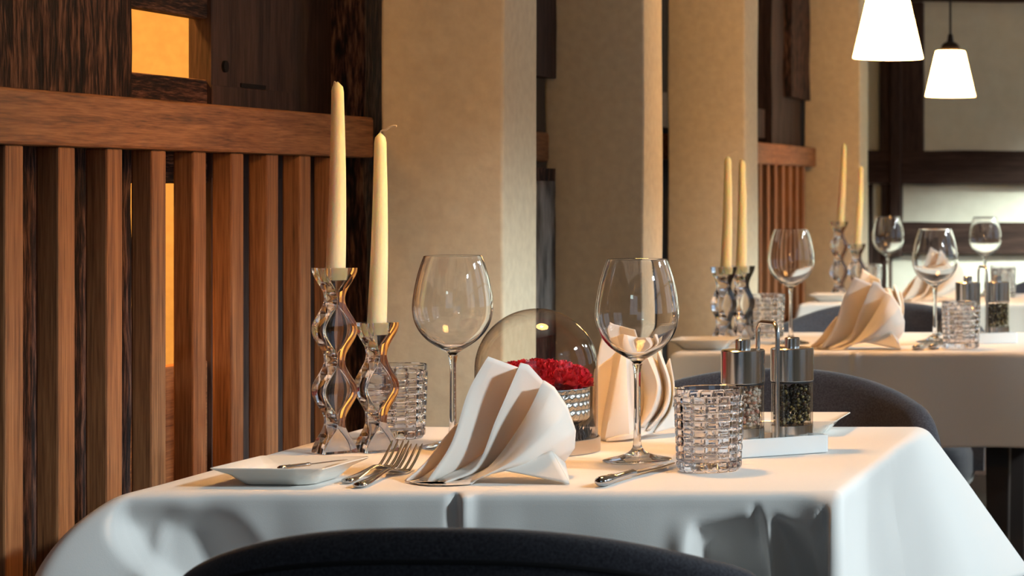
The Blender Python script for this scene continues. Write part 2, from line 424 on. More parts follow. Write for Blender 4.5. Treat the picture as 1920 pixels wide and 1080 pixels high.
def tablecloth(x0, x1, y0, y1, label, L=.205, corners=None, side=None, seed=0):
    """hanging cloth: flat top, rounded edge, skirt with corner cones and folds"""
    cx, cy = (x0+x1)/2, (y0+y1)/2; rc = .012; re = .011
    per = []                                            # (x, y, nx, ny, side, dist to nearest corner by id)
    def seg(ax, ay, bx_, by_, nx, ny, s, n):
        for i in range(n): t = i/n; per.append((lerp(ax, bx_, t), lerp(ay, by_, t), nx, ny, s))
    def arc(ox, oy, a0, s, n=8):
        for i in range(n): a = a0+pi/2*i/n; per.append((ox+rc*cos(a), oy+rc*sin(a), cos(a), sin(a), s))
    nx_, ny_ = 230, 150
    seg(x0+rc, y0, x1-rc, y0, 0, -1, 'f', nx_); arc(x1-rc, y0+rc, -pi/2, 'c')
    seg(x1, y0+rc, x1, y1-rc, 1, 0, 'r', ny_); arc(x1-rc, y1-rc, 0, 'c')
    seg(x1-rc, y1, x0+rc, y1, 0, 1, 'b', 120); arc(x0+rc, y1-rc, pi/2, 'c')
    seg(x0, y1-rc, x0, y0+rc, -1, 0, 'l', 100); arc(x0+rc, y0+rc, pi, 'c')
    corners = corners or []
    rows = []
    for k in (0.02, .3, .6, .85, .96): rows.append([(cx+(p[0]-p[2]*re-cx)*k, cy+(p[1]-p[3]*re-cy)*k, TZ) for p in per])
    vs = [-.0]+[re*1.57*i/5 for i in range(1, 6)]+[re*1.57+(L-re*1.57)*(i/36) for i in range(1, 37)]
    for v in vs:
        row = []
        for (x, y, nx, ny, s) in per:
            a = min(v/re, pi/2)
            out = -re+re*sin(a); z = TZ-re*(1-cos(a))-max(0, v-re*1.57)
            h = max(0.0, v-.004)
            ox, oy = nx*(out+.018*h/L), ny*(out+.018*h/L)
            q = noise.noise(Vector((x*7+seed, y*7, h*2)))*.010*min(1, h/.08)+noise.noise(Vector((x*22+seed, y*22, h*5)))*.0022*min(1, h/.03)
            ox += nx*q; oy += ny*q
            for (qx, qy, dx, dy, sg, g) in corners:
                d = abs(x-qx)+abs(y-qy)
                if d < sg*4:
                    w = exp(-(d/sg)**2)*g(h); ox += dx*w; oy += dy*w
            if side:
                e = side(s, x, y, h)
                if e: ox += nx*e; oy += ny*e
            row.append((x+ox, y+oy, z))
        rows.append(row)
    mb = MB(); n = len(per)
    mb.add([p for r in rows for p in r], [(i*n+j, i*n+(j+1) % n, (i+1)*n+(j+1) % n, (i+1)*n+j) for i in range(len(rows)-1) for j in range(n)])
    mb.f.append(tuple(range(n)))
    o = mb.build('tablecloth', M_cloth, smooth=180, recalc=True, solid=.0016, solid_off=-1)
    tag(o, label, 'tablecloth', 'white tablecloths'); return o

T1 = (-1.215, -.425, 2.712, 3.461); T2 = (-1.14, -.36, 5.03, 5.74); T3 = (-1.25, -.47, 7.16, 7.86)
def t1side(s, x, y, h):
    if s == 'f':
        px = VX+x*1698
        e = 0
        # right of centre the cloth tucks back under the edge, between two puckers
        k = sstep(1290, 1312, px)*(1-sstep(1540, 1568, px))
        top = lerp(.030, .020, sstep(1300, 1420, px))+.012*sstep(1440, 1500, px)-.02*sstep(1515, 1550, px)
        ridge = exp(-((px-1434-h*60)/16)**2)
        e -= k*min(.10, max(0, h-top)*sstep(top, top+.02, h)*.95)*(1-.7*ridge)
        e += .010*exp(-((px-1285)/26)**2)*sstep(.02, .07, h)
        e -= .007*exp(-((px-1418+h*120)/9)**2)*sstep(.012, .03, h)*(1-sstep(.05, .07, h))
        # pinch in the middle
        e += .0075*exp(-((px-872)/13)**2)*sstep(0, .01, h)*(1-sstep(.025, .07, h))
        e -= .0065*exp(-((px-850)/10)**2)*sstep(0, .01, h)*(1-sstep(.03, .07, h))
        # dip beside the left corner cone, small crease further right
        c0 = 250+h*1150
        e -= .030*sstep(c0-8, c0+14, px)*(1-sstep(c0+60, c0+190, px))*sstep(.004, .05, h)
        e += .006*exp(-((px-(330+h*260))/9)**2)*sstep(.03, .05, h)
        e += .004*exp(-((px-(360+h*120))/26)**2)*sstep(.005, .02, h)
        return e
    if s == 'r':
        t = (y-T1[2])/(T1[3]-T1[2])
        return .004*sin(t*19)*sstep(.02, .12, h)+.006*exp(-((t-.42)/.05)**2)*sstep(.03, .15, h)
    return 0
sat = lambda a: (lambda h: 1-exp(-h/a))
lin = lambda a, p=1: (lambda h: (min(h, .25)/a)**p)
table(*T1, 'dark dining table under the front white tablecloth')
tablecloth(*T1, 'white tablecloth of the front table with draped folds', L=.215, seed=3, side=t1side, corners=[
    (T1[0], T1[2], -.095, -.055, .075, sat(.055)),
    (T1[1], T1[2], .004, -.050, .030, sat(.045)),
    (T1[1], T1[3], .115, .020, .16, lin(.19)),
    (T1[0], T1[3], -.03, .02, .06, sat(.08))])
def t2side(s, x, y, h):
    if s != 'f': return .004*sin(x*21+y*23)*sstep(.02, .12, h)
    px = VX+x*915
    return .006*exp(-((px-1603)/8)**2)*(1-sstep(.02, .06, h))-.005*exp(-((px-1594)/6)**2)*(1-sstep(.02, .06, h))+.008*sin(x*16)*sstep(.03, .18, h)
def t3side(s, x, y, h): return .006*sin(x*18+y*20+1)*sstep(.02, .12, h)
for (T, L, lab, sd, ts) in ((T2, .20, 'white tablecloth of the middle table behind the front one', 11, t2side), (T3, .20, 'white tablecloth of the farthest table by the rear wall', 23, t3side)):
    table(*T, lab.replace('white tablecloth of the', 'dark').replace('table behind the front one', 'dining table between front and far tables').replace('farthest table', 'dining table'))
    tablecloth(*T, lab, L=L, seed=sd, side=ts, corners=[(T[0], T[2], -.012, -.03, .05, sat(.08)), (T[1], T[2], .05, -.04, .06, sat(.1)), (T[1], T[3], .05, .03, .07, lin(.19)), (T[0], T[3], -.01, .02, .05, sat(.08))])

# ------------------------------------------------------------------ tub chairs
def make_chair():
    root = empty('tub_chair', (0, 0, 0)); nth = 72; th = .040
    def ztop(t): return .80-.073*abs(sin(t))**2.48-.09*sstep(1.0, 1.65, abs(t))
    def P(t, r, z):          # t = 0 is the middle of the back (-y)
        k = lerp(.90, 1.0, sstep(.40, .80, z)); return ((.300*k-r)*sin(t), -(.245*k-r)*cos(t), z)
    T_ = [lerp(-1.62, 1.62, i/nth) for i in range(nth+1)]; rs = []
    for t in T_:
        zt = ztop(t); loop = []
        for z in [lerp(.40, zt-.02, i/10) for i in range(11)]: loop.append(P(t, 0, z))
        for i in range(1, 8): a = pi*i/8; loop.append(P(t, th/2-th/2*cos(a), zt-.02+.02*sin(a)))
        for z in [lerp(zt-.02, .40, i/10) for i in range(11)]: loop.append(P(t, th, z))
        rs.append(loop)
    mb = MB(); mb.rings(rs); mb.build('backrest', M_chair, root, smooth=60)
    for (nm, off, dz) in (('piping', -.0006, .026),):
        mb = MB(); mb.tube([P(t, off, ztop(t)-dz) for t in T_], .0022, 6); mb.build(nm, M_piping, root)
    mb = MB(); prof = []
    for z, k in ((.36, .80), (.37, .90), (.40, .93), (.445, .93), (.465, .90), (.478, .80), (.482, .4)):
        prof.append([(x*k, y*k-.0+.02, z) for x, y in rrect(.262, .215, .13, 8)])
    mb.rings(prof); mb.build('seat', M_chair, root, smooth=60)
    for sx in (-1, 1):
        for sy in (-1, 1):
            mb = MB(); mb.tube([(sx*.15, sy*.13+.02, .37), (sx*.20, sy*.18+.02, 0)], [.017, .010], 12); mb.build('leg', M_leg, root)
    return root
chair = make_chair(); chair.location = (-.669, 2.285, 0)
tag(chair, 'charcoal felt tub chair in front, only its rounded back top showing', 'chair', 'charcoal tub chairs')
tag(copy_tree(chair, (-.715, 3.672, 0), pi), 'charcoal felt tub chair between the front and middle tables', 'chair')
tag(copy_tree(chair, (-.86, 5.97, 0), pi), 'dark tub chair behind the middle table, half hidden by its fan napkin', 'chair')
tag(copy_tree(chair, (-.50, 8.03, 0), pi), 'dark tub chair at the rear wall side of the farthest table', 'chair')

# ------------------------------------------------------------------ tableware makers (built at the origin, base at z = 0)
def make_wineglass():
    root = empty('wine_glass', (0,0,0))
    out = [(.0042,.119),(.0065,.1215),(.0115,.1250),(.0205,.1305),(.0315,.1385),(.0405,.1485),(.0470,.1610),(.0500,.1745),(.0502,.1860),(.0482,.2020),(.0442,.2220),(.0395,.2380),(.0362,.2470)]
    o3 = catmull([(r, z, 0) for r, z in out], 46); inn = []
    for i, p in enumerate(o3):
        t = i/(len(o3)-1); inn.append((max(p.x-.00095, 0), p.y, 0))
    prof = [(0,.1183),(.0030,.1186)]+[(p.x, p.y) for p in o3]
    rim = [(.0359,.2476),(.0354,.2472)]
    ins = [(max(0, p.x-lerp(.0030, .0010, min(1, i/24))), p.y+lerp(.0060, 0.0, min(1, i/24)**.7)) for i, p in enumerate(o3)]
    ins = [q for q in ins if q[0] > .004 and q[1] > .1285 and q[1] < .2466]
    prof += rim+list(reversed(ins))+[(0, ins[0][1]-.0006)]
    mb = MB(); mb.lathe(prof, 64); mb.build('bowl', M_glass, root, smooth=60)
    foot = [(0,0),(.0405,0),(.0413,.0008),(.0410,.0016),(.034,.0034),(.022,.0062),(.012,.0100),(.0066,.0150),(.0048,.0230),(.0042,.045),(.0039,.080),(.0041,.105),(.0052,.1150),(.0062,.1190),(.004,.1188),(0,.1182)]
    f3 = [(0,0),(.0405,0)]+[(max(0,p.x), p.y) for p in catmull([(r, z, 0) for r, z in foot[2:-2]], 50)]+[(.003,.1184),(0,.1182)]
    mb = MB(); mb.lathe(f3, 48); mb.build('stem_and_foot', M_glass, root, smooth=60)
    return root
def make_tumbler():
    H, R0, R1 = .0985, .0375, .0412; NC, NR = 16, 9; z_lo, z_hi = .003, .090
    def dr(i, a, z, r):
        if i < i_lo or i > i_hi: return 0
        u = (a/(2*pi)*NC); v = (z-z_lo)/(z_hi-z_lo)*NR
        ci, ri = int(u) % NC, int(min(v, NR-1e-6)); fu, fv = (u-int(u))*2-1, (v-ri)*2-1
        if (ci+ri) % 2: w = sstep(1.0, .80, abs(fu))*sstep(1.02, .72, abs(fv)); b_ = (1-.45*fu*fu)*w
        else: w = sstep(1.02, .72, abs(fu))*sstep(1.0, .80, abs(fv)); b_ = (1-.45*fv*fv)*w
        return .0017*b_
    prof = [(0, 0.0008), (R0-.006, 0.0006), (R0-.003, 0)]
    i_lo = len(prof); nz = NR*9
    for k in range(nz+1):
        z = lerp(z_lo, z_hi, k/nz); prof.append((lerp(R0, R1, z/H)-.0012, z))
    i_hi = len(prof)-1
    prof += [(R1-.0010, .093), (R1-.0008, H-.001), (R1-.0018, H), (R1-.0030, H-.001), (R1-.0036, .090)]
    for k in range(1, 12): z = lerp(.088, .016, k/11); prof.append((lerp(R0, R1, z/H)-.0042, z))
    prof += [(R0-.008, .0125), (R0-.016, .0112), (0, .011)]
    mb = MB(); mb.lathe(prof, NC*12, dr=dr); return mb.build('cut_glass_tumbler', M_crystal, smooth=42)
def make_holder(H, nper):
    W = .0435; t = .0390; rs = []; nz = int(nper*26)
    for k in range(nz+1):
        z = H*k/nz; c = cos(2*pi*nper*z/H); hw = W/2*(.62+.38*c)
        rs.append([(x, y, z) for x, y in rrect(hw, t/2, .0016, 4)])
    n = len(rs[0]); angs = [math.atan2(p[1], p[0]) for p in rs[-1]]
    for (r, z) in ((.0136, H), (.0131, H-.0012), (.0126, H-.0145), (.0115, H-.016)):
        rs.append([(r*cos(a), r*sin(a), z) for a in angs])
    mb = MB(); mb.rings(rs); return mb.build('crystal_candle_holder', M_crystal, smooth=32)
def make_candle(L, lean, wick, flat=False):
    root = empty('taper_candle', (0,0,0)); rs = []
    for k in range(41):
        t = k/40; z = L*t
        r = lerp(.0121, .0071, t**1.25)
        if t > .965: r *= sqrt(max(0, 1-((t-.965)/.035)**2))*.8+.12
        if t < .03: r = lerp(.0108, .0121, t/.03)
        x = lean*z+.0016*sin(t*3.3)
        rs.append([(x+r*cos(a)*(1+.04*noise.noise(Vector((a, z*30, L)))*(1 if t > .9 else .15)), r*sin(a), z) for a in [2*pi*j/24 for j in range(24)]])
    mb = MB(); mb.rings(rs); mb.build('wax', M_wax, root, smooth=60)
    tx = lean*L+.0016*sin(3.3)
    if wick: pts = [(tx, 0, L-.004), (tx+.001, 0, L+.002), (tx+.007, -.001, L+.003), (tx+.012, -.002, L+.0065), (tx+.017, -.002, L+.0085), (tx+.0215, -.002, L+.0082)]
    else: pts = [(tx-.002, 0, L-.004), (tx-.0035, 0, L), (tx-.0045, 0, L-.004), (tx-.0065, -.001, L-.012)]
    mb = MB(); mb.tube(catmull(pts, 16), .0011, 8); mb.build('wick', M_wick if wick else M_wax, root)
    return root
def make_plate():
    mb = MB()
    def ring(h, r, z, lip=0, n=7):
        pts = rrect(h, h, r, n); out = []
        for x, y in pts:
            e = (abs(x)*abs(y))/(h*h); out.append((x*.97, y*.97, (z+lip*e*e)*.86))
        return out
    rs = [ring(.030,.014,.0), ring(.041,.018,.0), ring(.044,.018,.0015), ring(.051,.016,.010), ring(.0545,.012,.0150), ring(.066,.006,.0195,.0035), ring(.0675,.005,.0206,.0040),
          ring(.0668,.005,.0216,.0040), ring(.0655,.006,.0215,.0036), ring(.055,.012,.0172), ring(.0515,.015,.0150), ring(.044,.018,.0058), ring(.038,.018,.0040), ring(.01,.004,.0038)]
    mb.rings(rs); return mb.build('side_plate', M_porcelain, smooth=55)
def loft_path(mb, st, n=12):
    """st: (y, width, thickness, z, x)"""
    rs = []
    for (y, w, t, z, x) in st: rs.append([(x+w/2*cos(2*pi*j/n), y, z+t/2*sin(2*pi*j/n)) for j in range(n)])
    mb.rings(rs)
def make_fork():
    mb = MB(); H = [(0,.004,.003,.0030,0),(.002,.013,.0050,.0032,0),(.008,.0175,.0058,.0036,0),(.02,.0165,.0056,.004,0),(.045,.0120,.0048,.0052,0),(.075,.0075,.0042,.0072,0),(.100,.0062,.0040,.0088,0),(.112,.0066,.0036,.0082,0),(.120,.0105,.0030,.0066,0),(.128,.019,.0026,.0040,0),(.136,.0235,.0024,.0026,0),(.146,.0248,.0024,.0032,0),(.1485,.0246,.0024,.0040,0)]
    loft_path(mb, H)
    for k in range(4):
        x = -.0102+.0068*k
        loft_path(mb, [(.146,.0046,.0024,.0032,x),(.156,.0040,.0023,.0062,x),(.168,.0036,.0022,.0110,x),(.180,.0033,.0021,.0170,x*.99),(.192,.0028,.0019,.0240,x*.97),(.1985,.0018,.0014,.0282,x*.96),(.2,.0006,.0006,.0292,x*.96)], 8)
    return mb.build('dinner_fork', M_silver, smooth=60)
def make_knife(k=1.0):
    mb = MB()
    loft_path(mb, [(0,.003,.003,.0060,0),(.0015,.012,.008,.0062,0),(.007,.0175,.0112,.0062,0),(.018,.0185,.0115,.0062,0),(.030,.0160,.0100,.0062,0),(.034,.0150,.0108,.0064,0),(.038,.0142,.0092,.0062,0),(.070,.0118,.0085,.0062,0),(.088,.0105,.0080,.0060,0),(.092,.0125,.0092,.0060,0),(.096,.0105,.0075,.0058,0)])
    b = [(.0955,.0105,.0034,.0056,0),(.110,.0145,.0024,.0054,0),(.150,.0175,.0019,.0050,0),(.185,.0170,.0016,.0048,.0005),(.203,.0125,.0013,.0047,.0012),(.212,.0060,.001,.0046,.002),(.2145,.001,.0006,.0046,.0026)]
    loft_path(mb, b); mb.v = [(x*k, y*k, z*k) for x, y, z in mb.v]
    return mb.build('table_knife', M_silver, smooth=60)
def make_spoon():
    mb = MB()
    loft_path(mb, [(0,.004,.003,.0030,0),(.002,.012,.0046,.0032,0),(.01,.0155,.005,.0036,0),(.04,.0105,.0044,.005,0),(.07,.0062,.004,.0072,0),(.095,.0056,.0036,.0075,0)])
    rs = []
    for k in range(13):
        t = k/12; y = .093+.045*t; w = .030*sqrt(max(.001, 1-(2*t-1)**2))*(.85+.2*t)
        rs.append([(w/2*s, y, .0075-.006*(1-s*s)*sin(pi*t)-.001+(.0012*q)) for s, q in [(-1,0),(-.6,0),(0,0),(.6,0),(1,0),(.6,1),(0,1),(-.6,1)]])
    mb.rings(rs); return mb.build('spoon', M_silver, smooth=70)
def make_mill(kind):
    root = empty(kind+'_mill', (0,0,0)); R = .0268
    mb = MB(); mb.lathe([(0,0),(R-.001,0),(R,.001),(R,.0205),(R-.001,.0212),(0,.0212)], 48); mb.build('base', M_steel, root)
    mb = MB(); mb.lathe([(R-.0005,.0213),(R-.0005,.0745),(R-.0028,.0745),(R-.0028,.0213)], 48); mb.v; mb.f += [(j, (j+1) % 48, 3*48+(j+1) % 48, 3*48+j) for j in range(48)]; mb.build('glass_body', M_thin, root)
    mb = MB(); mb.lathe([(0,.0748),(R-.0004,.0748),(R-.0004,.0765),(0,.0765)], 48); mb.build('gasket', M_blacktrim, root)
    mb = MB(); mb.lathe([(0,.0767),(R,.0767),(R+.0004,.0772),(R+.0004,.1172),(R-.001,.1186),(R-.004,.1190),(0,.1190)], 56); mb.build('cap', M_steel, root)
    mb = MB(); mb.lathe([(0,.1190),(.0095,.1190),(.0095,.1305),(.0085,.1315),(0,.1315)], 28); mb.build('button', M_steel, root)
    mb = MB(); random.seed(5 if kind == 'salt' else 9)
    ico = bmesh.new(); bmesh.ops.create_icosphere(ico, subdivisions=1, radius=1)
    iv = [v.co.copy() for v in ico.verts]; ifc = [tuple(v.index for v in f.verts) for f in ico.faces]; ico.free()
    topz = .072 if kind != 'low' else .055
    num = 520 if kind == 'salt' else 640
    for k in range(num):
        r = (.0215 if kind == 'salt' else .0222)*sqrt(random.uniform(.25, 1)); a = random.uniform(0, 2*pi); z = random.uniform(.0235, topz if kind == 'salt' else .070)
        s = random.uniform(.0016, .0030) if kind == 'salt' else random.uniform(.0019, .0024)
        rot = Matrix.Rotation(random.uniform(0, 6), 3, Vector((random.random(), random.random(), random.random()+.1)).normalized())
        sc3 = Vector((1, random.uniform(.6, 1.1), random.uniform(.7, 1.2))) if kind == 'salt' else Vector((1,1,1))
        if kind == 'salt': vv = [rot @ Vector((math.copysign(min(abs(p.x), .75), p.x)*sc3.x, p.y*sc3.y, p.z*sc3.z))*s for p in iv]
        else: vv = [p*s for p in iv]
        mb.add([(r*cos(a)+p.x, r*sin(a)+p.y, z+p.z) for p in vv], ifc)
    fill = mb.build('salt_crystals' if kind == 'salt' else 'peppercorns', M_salt if kind == 'salt' else M_pepper, root, smooth=0 if kind == 'salt' else 180)
    tag(fill, 'pale pink coarse salt' if kind == 'salt' else 'mixed dark and yellowish peppercorns', kind='stuff')
    return root
def make_caddy():
    root = empty('mill_caddy', (0,0,0))
    rs = []
    for (hx, hy, r, z) in ((.067,.034,.004,.0),(.068,.035,.004,.001),(.068,.035,.004,.0215),(.0672,.0342,.0036,.0225),(.0655,.0325,.003,.0225),(.065,.032,.003,.0215),(.065,.032,.003,.0135)):
        rs.append([(x, y, z) for x, y in rrect(hx, hy, r, 4)])
    mb = MB(); mb.rings(rs); mb.build('tray', M_tray, root, smooth=30)
    mb = MB(); pts = [(0,-.0295,.0137),(0,-.0295,.145)]
    for i in range(1, 9): a = pi/2*i/8; pts.append((0, -.0295+.014*(1-cos(a)), .151+.014*sin(a)))
    for i in range(0, 9): a = pi/2*i/8; pts.append((0, .0155+.014*sin(a), .151+.014*cos(a)))
    pts += [(0,.0295,.145),(0,.0295,.0137)]
    mb.tube(pts, .0029, 12); mb.build('carry_handle', M_steel, root, smooth=60)
    return root

# ---------- napkins: pleated linen, each sheet a real surface with thickness
class Nap:
    def __init__(s, px0, Zc, ybase=None): s.px0, s.Zc = px0, Zc
    def P(s, p):
        px, py, d = p; Z = s.Zc+d
        return ((px-s.px0)*Z/F, d, max(.0012, (CAMZ-TZ)-(py-VY)*Z/F))
    def strip(s, mb, lines, n=26, m=7, puff=0):
        curves = [catmull([s.P(p) for p in L], n) for L in lines]; rows = []
        for i in range(n):
            r = []
            for a, b_ in zip(curves, curves[1:]):
                for k in range(m):
                    t = k/m; q = a[i].lerp(b_[i], t); q.y -= puff*sin(pi*t)*sin(pi*min(1, i/(n-1)*1.2)); r.append((q.x, q.y, max(.0012, q.z)))
            r.append((curves[-1][i].x, curves[-1][i].y, max(.0012, curves[-1][i].z))); rows.append(r)
        mb.grid(rows)
    def tri(s, mb, A, B, C, n=10):
        A, B, C = [Vector(s.P(p)) for p in (A, B, C)]; rows = []
        for i in range(n+1):
            t = i/n; p, q = A.lerp(B, t), A.lerp(C, t); rows.append([tuple(p.lerp(q, k/n)) for k in range(n+1)])
        mb.grid(rows)
def napkin_fan():
    """pleats rising from one low corner and spreading to a rounded white leaf, with a small supporting flap"""
    N_ = Nap(915, 2.80); mb = MB()
    N_.strip(mb, [
        [(767,902,.020),(800,868,.030),(835,822,.050),(856,797,.060)],
        [(790,900,.040),(835,868,.060),(868,820,.078),(890,770,.085)],
        [(806,905,.004),(850,830,.020),(880,735,.035),(915,669,.040)],
        [(812,906,.004),(860,835,.024),(893,745,.040),(928,674,.044)],
        [(824,907,.020),(905,850,.058),(948,765,.072),(970,691,.066)],
        [(836,909,-.012),(895,873,.008),(931,785,.020),(974,682,.025)],
        [(842,909,-.010),(905,873,.012),(945,785,.026),(988,686,.030)],
        [(858,909,.006),(940,862,.046),(988,795,.058),(1024,728,.046)],
        [(880,906,-.024),(931,862,-.006),(983,785,.000),(1016,716,.015)],
        [(888,903,-.030),(945,866,-.020),(1003,793,-.010),(1034,729,.016)],
        [(905,895,-.034),(965,864,-.030),(1028,808,-.014),(1058,767,.020)],
        [(925,888,-.030),(985,868,-.024),(1045,832,.000),(1073,812,.035)],
        [(945,884,-.020),(1000,871,-.008),(1045,858,.022),(1071,845,.048)],
        [(950,884,-.010),(1000,876,.012),(1035,872,.040),(1052,871,.056)]], puff=.002)
    N_.strip(mb, [[(767,902,.020),(790,905,.008),(815,908,.002),(845,909,-.008)], [(772,903,.012),(800,909,-.020),(840,912,-.034),(886,908,-.030)], [(790,906,.0),(815,908,.0),(850,907,-.004),(900,896,-.02)]], m=5)
    N_.tri(mb, (938,882,-.026), (1030,850,-.012), (1063,914,-.056)); N_.tri(mb, (1063,914,-.056), (1030,850,-.012), (1054,873,.050))
    return mb.build('fan_folded_napkin', M_napkin, smooth=50, solid=.0016, solid_off=0)
def napkin_back():
    """the same fold seen from its other side: tall back sheet, broad front leaf and curved pleat edges"""
    N_ = Nap(1190, 3.29); mb = MB()
    N_.strip(mb, [
        [(1130,806,.062),(1117,740,.066),(1124,665,.066),(1138,606,.066)],
        [(1180,803,.066),(1168,740,.076),(1160,675,.078),(1160,622,.074)],
        [(1210,800,.062),(1206,740,.060),(1198,690,.058),(1190,640,.056)]])
    N_.strip(mb, [
        [(1122,828,-.010),(1114,770,.006),(1114,720,.016),(1117,692,.020)],
        [(1128,828,-.010),(1136,765,.010),(1147,705,.024),(1151,667,.030)],
        [(1127,828,-.020),(1139,770,-.012),(1152,705,.000),(1163,655,.010)],
        [(1136,826,-.038),(1146,770,-.028),(1158,705,-.010),(1168,655,.004)],
        [(1180,820,-.038),(1177,765,-.028),(1175,705,-.010),(1173,657,.004)],
        [(1192,815,-.024),(1186,765,-.010),(1181,705,.006),(1178,660,.014)],
        [(1194,808,.012),(1206,765,.034),(1206,728,.038),(1194,668,.034)],
        [(1201,802,-.024),(1221,768,-.020),(1231,722,-.012),(1212,668,.006)],
        [(1206,802,-.022),(1226,768,-.016),(1235,722,-.008),(1220,668,.010)],
        [(1212,804,.010),(1240,762,.032),(1243,730,.034),(1232,680,.030)],
        [(1212,808,-.022),(1243,770,-.014),(1252,722,-.004),(1232,658,.010)],
        [(1216,808,-.020),(1247,770,-.010),(1255,722,.000),(1237,660,.014)],
        [(1222,808,.012),(1250,772,.032),(1256,738,.034),(1246,690,.030)],
        [(1226,813,-.014),(1256,772,.000),(1262,726,.006),(1254,674,.016)]], puff=.002)
    N_.strip(mb, [[(1138,829,-.050),(1180,824,-.040),(1225,813,-.010),(1263,804,.020)], [(1139,823,-.048),(1180,816,-.038),(1225,800,-.006),(1262,785,.022)], [(1160,818,-.03),(1200,800,-.018),(1235,785,.006),(1262,764,.024)]], m=5)
    return mb.build('fan_folded_napkin', M_napkin, smooth=50, solid=.0016, solid_off=0)

# ------------------------------------------------------------------ laying the tables
proto = {}
def place(kind, maker, x, y, z, rz, label, cat, group=None, s=1.0):
    if kind in proto:
        o = copy_tree(proto[kind])
    else: o = proto[kind] = maker()
    o.location = (x, y, z); o.rotation_euler = (0, 0, rz)
    if s != 1.0: o.scale = (s, s, s)
    else: o.scale = (1, 1, 1)
    for k in ('label', 'category', 'group'):
        if k in o: del o[k]
    return tag(o, label, cat, group)
E = .0006
ZT = TZ+E
def at(px, Z): return (px-VX)*Z/F
GL, TU, HO, CA, PL, NA = 'wine glasses', 'cut glass tumblers', 'crystal candle holders', 'taper candles', 'side plates', 'fan folded napkins'
# front table
place('glass', make_wineglass, -1.0014, 3.175, ZT, 0, 'large wine glass left of the glass cloche on the front table', 'wine glass', GL)
place('glass', make_wineglass, -.7250, 3.018, ZT, 0, 'large wine glass with whole stem and foot in view, right of the cloche', 'wine glass', GL)
place('tumbler', make_tumbler, -.6150, 2.915, ZT, .1, 'basket-cut glass tumbler in front of the salt mill on front table', 'tumbler', TU)
place('tumbler', make_tumbler, -1.1150, 3.292, ZT, .3, 'basket-cut glass tumbler behind the shorter crystal candle holder on front table', 'tumbler', TU)
HR = pi/4
place('tall', lambda: make_holder(.234, 3), -1.1310, 3.110, ZT, HR, 'tall wavy crystal candle holder on the front table', 'candle holder', HO)
place('short', lambda: make_holder(.164, 2), -1.0830, 3.125, ZT, HR, 'short wavy crystal candle holder on the front table beside the taller one', 'candle holder', HO)
place('candle_a', lambda: make_candle(.2509, .012, False), -1.1300, 3.110, ZT+.2188, 0, 'tall ivory taper candle with a burnt-down tip, front table', 'candle', CA)
place('candle_b', lambda: make_candle(.2569, .020, True), -1.0830, 3.125, ZT+.1488, 0, 'ivory taper candle with a bent wick, front table', 'candle', CA)
place('plate', make_plate, -1.070, 2.806, ZT, -.06, 'square white side plate holding a butter knife, front table', 'plate', PL)
place('plate', make_plate, -.592, 3.372, ZT, .0, 'square white side plate behind the pepper mill at the far edge of front table', 'plate', PL)
place('butter', lambda: make_knife(.50), -1.0655, 2.7565, ZT+.0168, -.40, 'small silver butter knife lying across the side plate of the front table', 'knife')
proto['butter'].name = 'butter_knife'
place('fork', make_fork, -.968, 2.735, ZT, .02, 'silver dinner fork nearer the camera, right one of the pair beside the plate', 'fork', 'dinner forks')
place('fork', make_fork, -.9955, 2.775, ZT, .03, 'silver dinner fork nearer the side plate, half behind the other fork', 'fork', 'dinner forks')
place('knife', make_knife, -.7015, 2.742, ZT, -.16, 'silver table knife between the front fan napkin and the tumbler', 'knife', 'table knives')
place('napkin', napkin_fan, at(915, 2.80), 2.80, TZ+.0005, .288, 'white fan napkin on the front table before the cloche', 'napkin', NA)
place('napkin_b', napkin_back, at(1190, 3.29), 3.29, TZ+.0005, .24, 'cream fan napkin seen behind the stem of the right-hand wine glass', 'napkin', NA)
CR = math.radians(35)
def condiments(x, y, rz, where):
    place('caddy', make_caddy, x, y, ZT, rz, 'white tray with steel carrying loop for the two mills, '+where, 'caddy', 'mill caddies')
    d = .0335
    place('salt', lambda: make_mill('salt'), x-d*cos(rz), y-d*sin(rz), ZT+.0137, 0, 'steel and glass salt mill filled with pink salt, '+where, 'salt mill', 'salt and pepper mills')
    place('pepper', lambda: make_mill('pepper'), x+d*cos(rz), y+d*sin(rz), ZT+.0137, 0, 'steel and glass pepper mill filled with peppercorns, '+where, 'pepper mill', 'salt and pepper mills')
condiments(-.580, 3.100, CR, 'front table')
# middle table
place('glass', make_wineglass, at(1483, 5.31), 5.31, ZT, 0, 'wine glass on the middle table left of its fan napkins', 'wine glass', GL)
place('glass', make_wineglass, at(1753, 5.36), 5.36, ZT, 0, 'wine glass on the middle table between its napkin and mills', 'wine glass', GL)
place('tumbler', make_tumbler, at(1802, 5.14), 5.14, ZT, .2, 'cut glass tumbler in front of the mills on the middle table', 'tumbler', TU)
place('tumbler', make_tumbler, at(1437, 5.51), 5.51, ZT, .5, 'cut glass tumbler right of the candle holders on the middle table', 'tumbler', TU)
place('short', None, at(1357, 5.355), 5.355, ZT, HR+.15, 'crystal candle holder on the middle table, left one of two', 'candle holder', HO)
place('short', None, at(1391, 5.43), 5.43, ZT, HR+.1, 'crystal candle holder on the middle table, right one of two', 'candle holder', HO)
place('candle_b', None, at(1357, 5.355)+.004, 5.355, ZT+.1488, 0, 'ivory taper candle with bent wick on the middle table', 'candle', CA)
place('candle_a', None, at(1389, 5.43), 5.43, ZT+.1488, 0, 'ivory taper candle without wick on the middle table, right of the other', 'candle', CA)
place('plate', None, at(1323, 5.14), 5.14, ZT, 0, 'square side plate at the left end of the middle table', 'plate', PL)
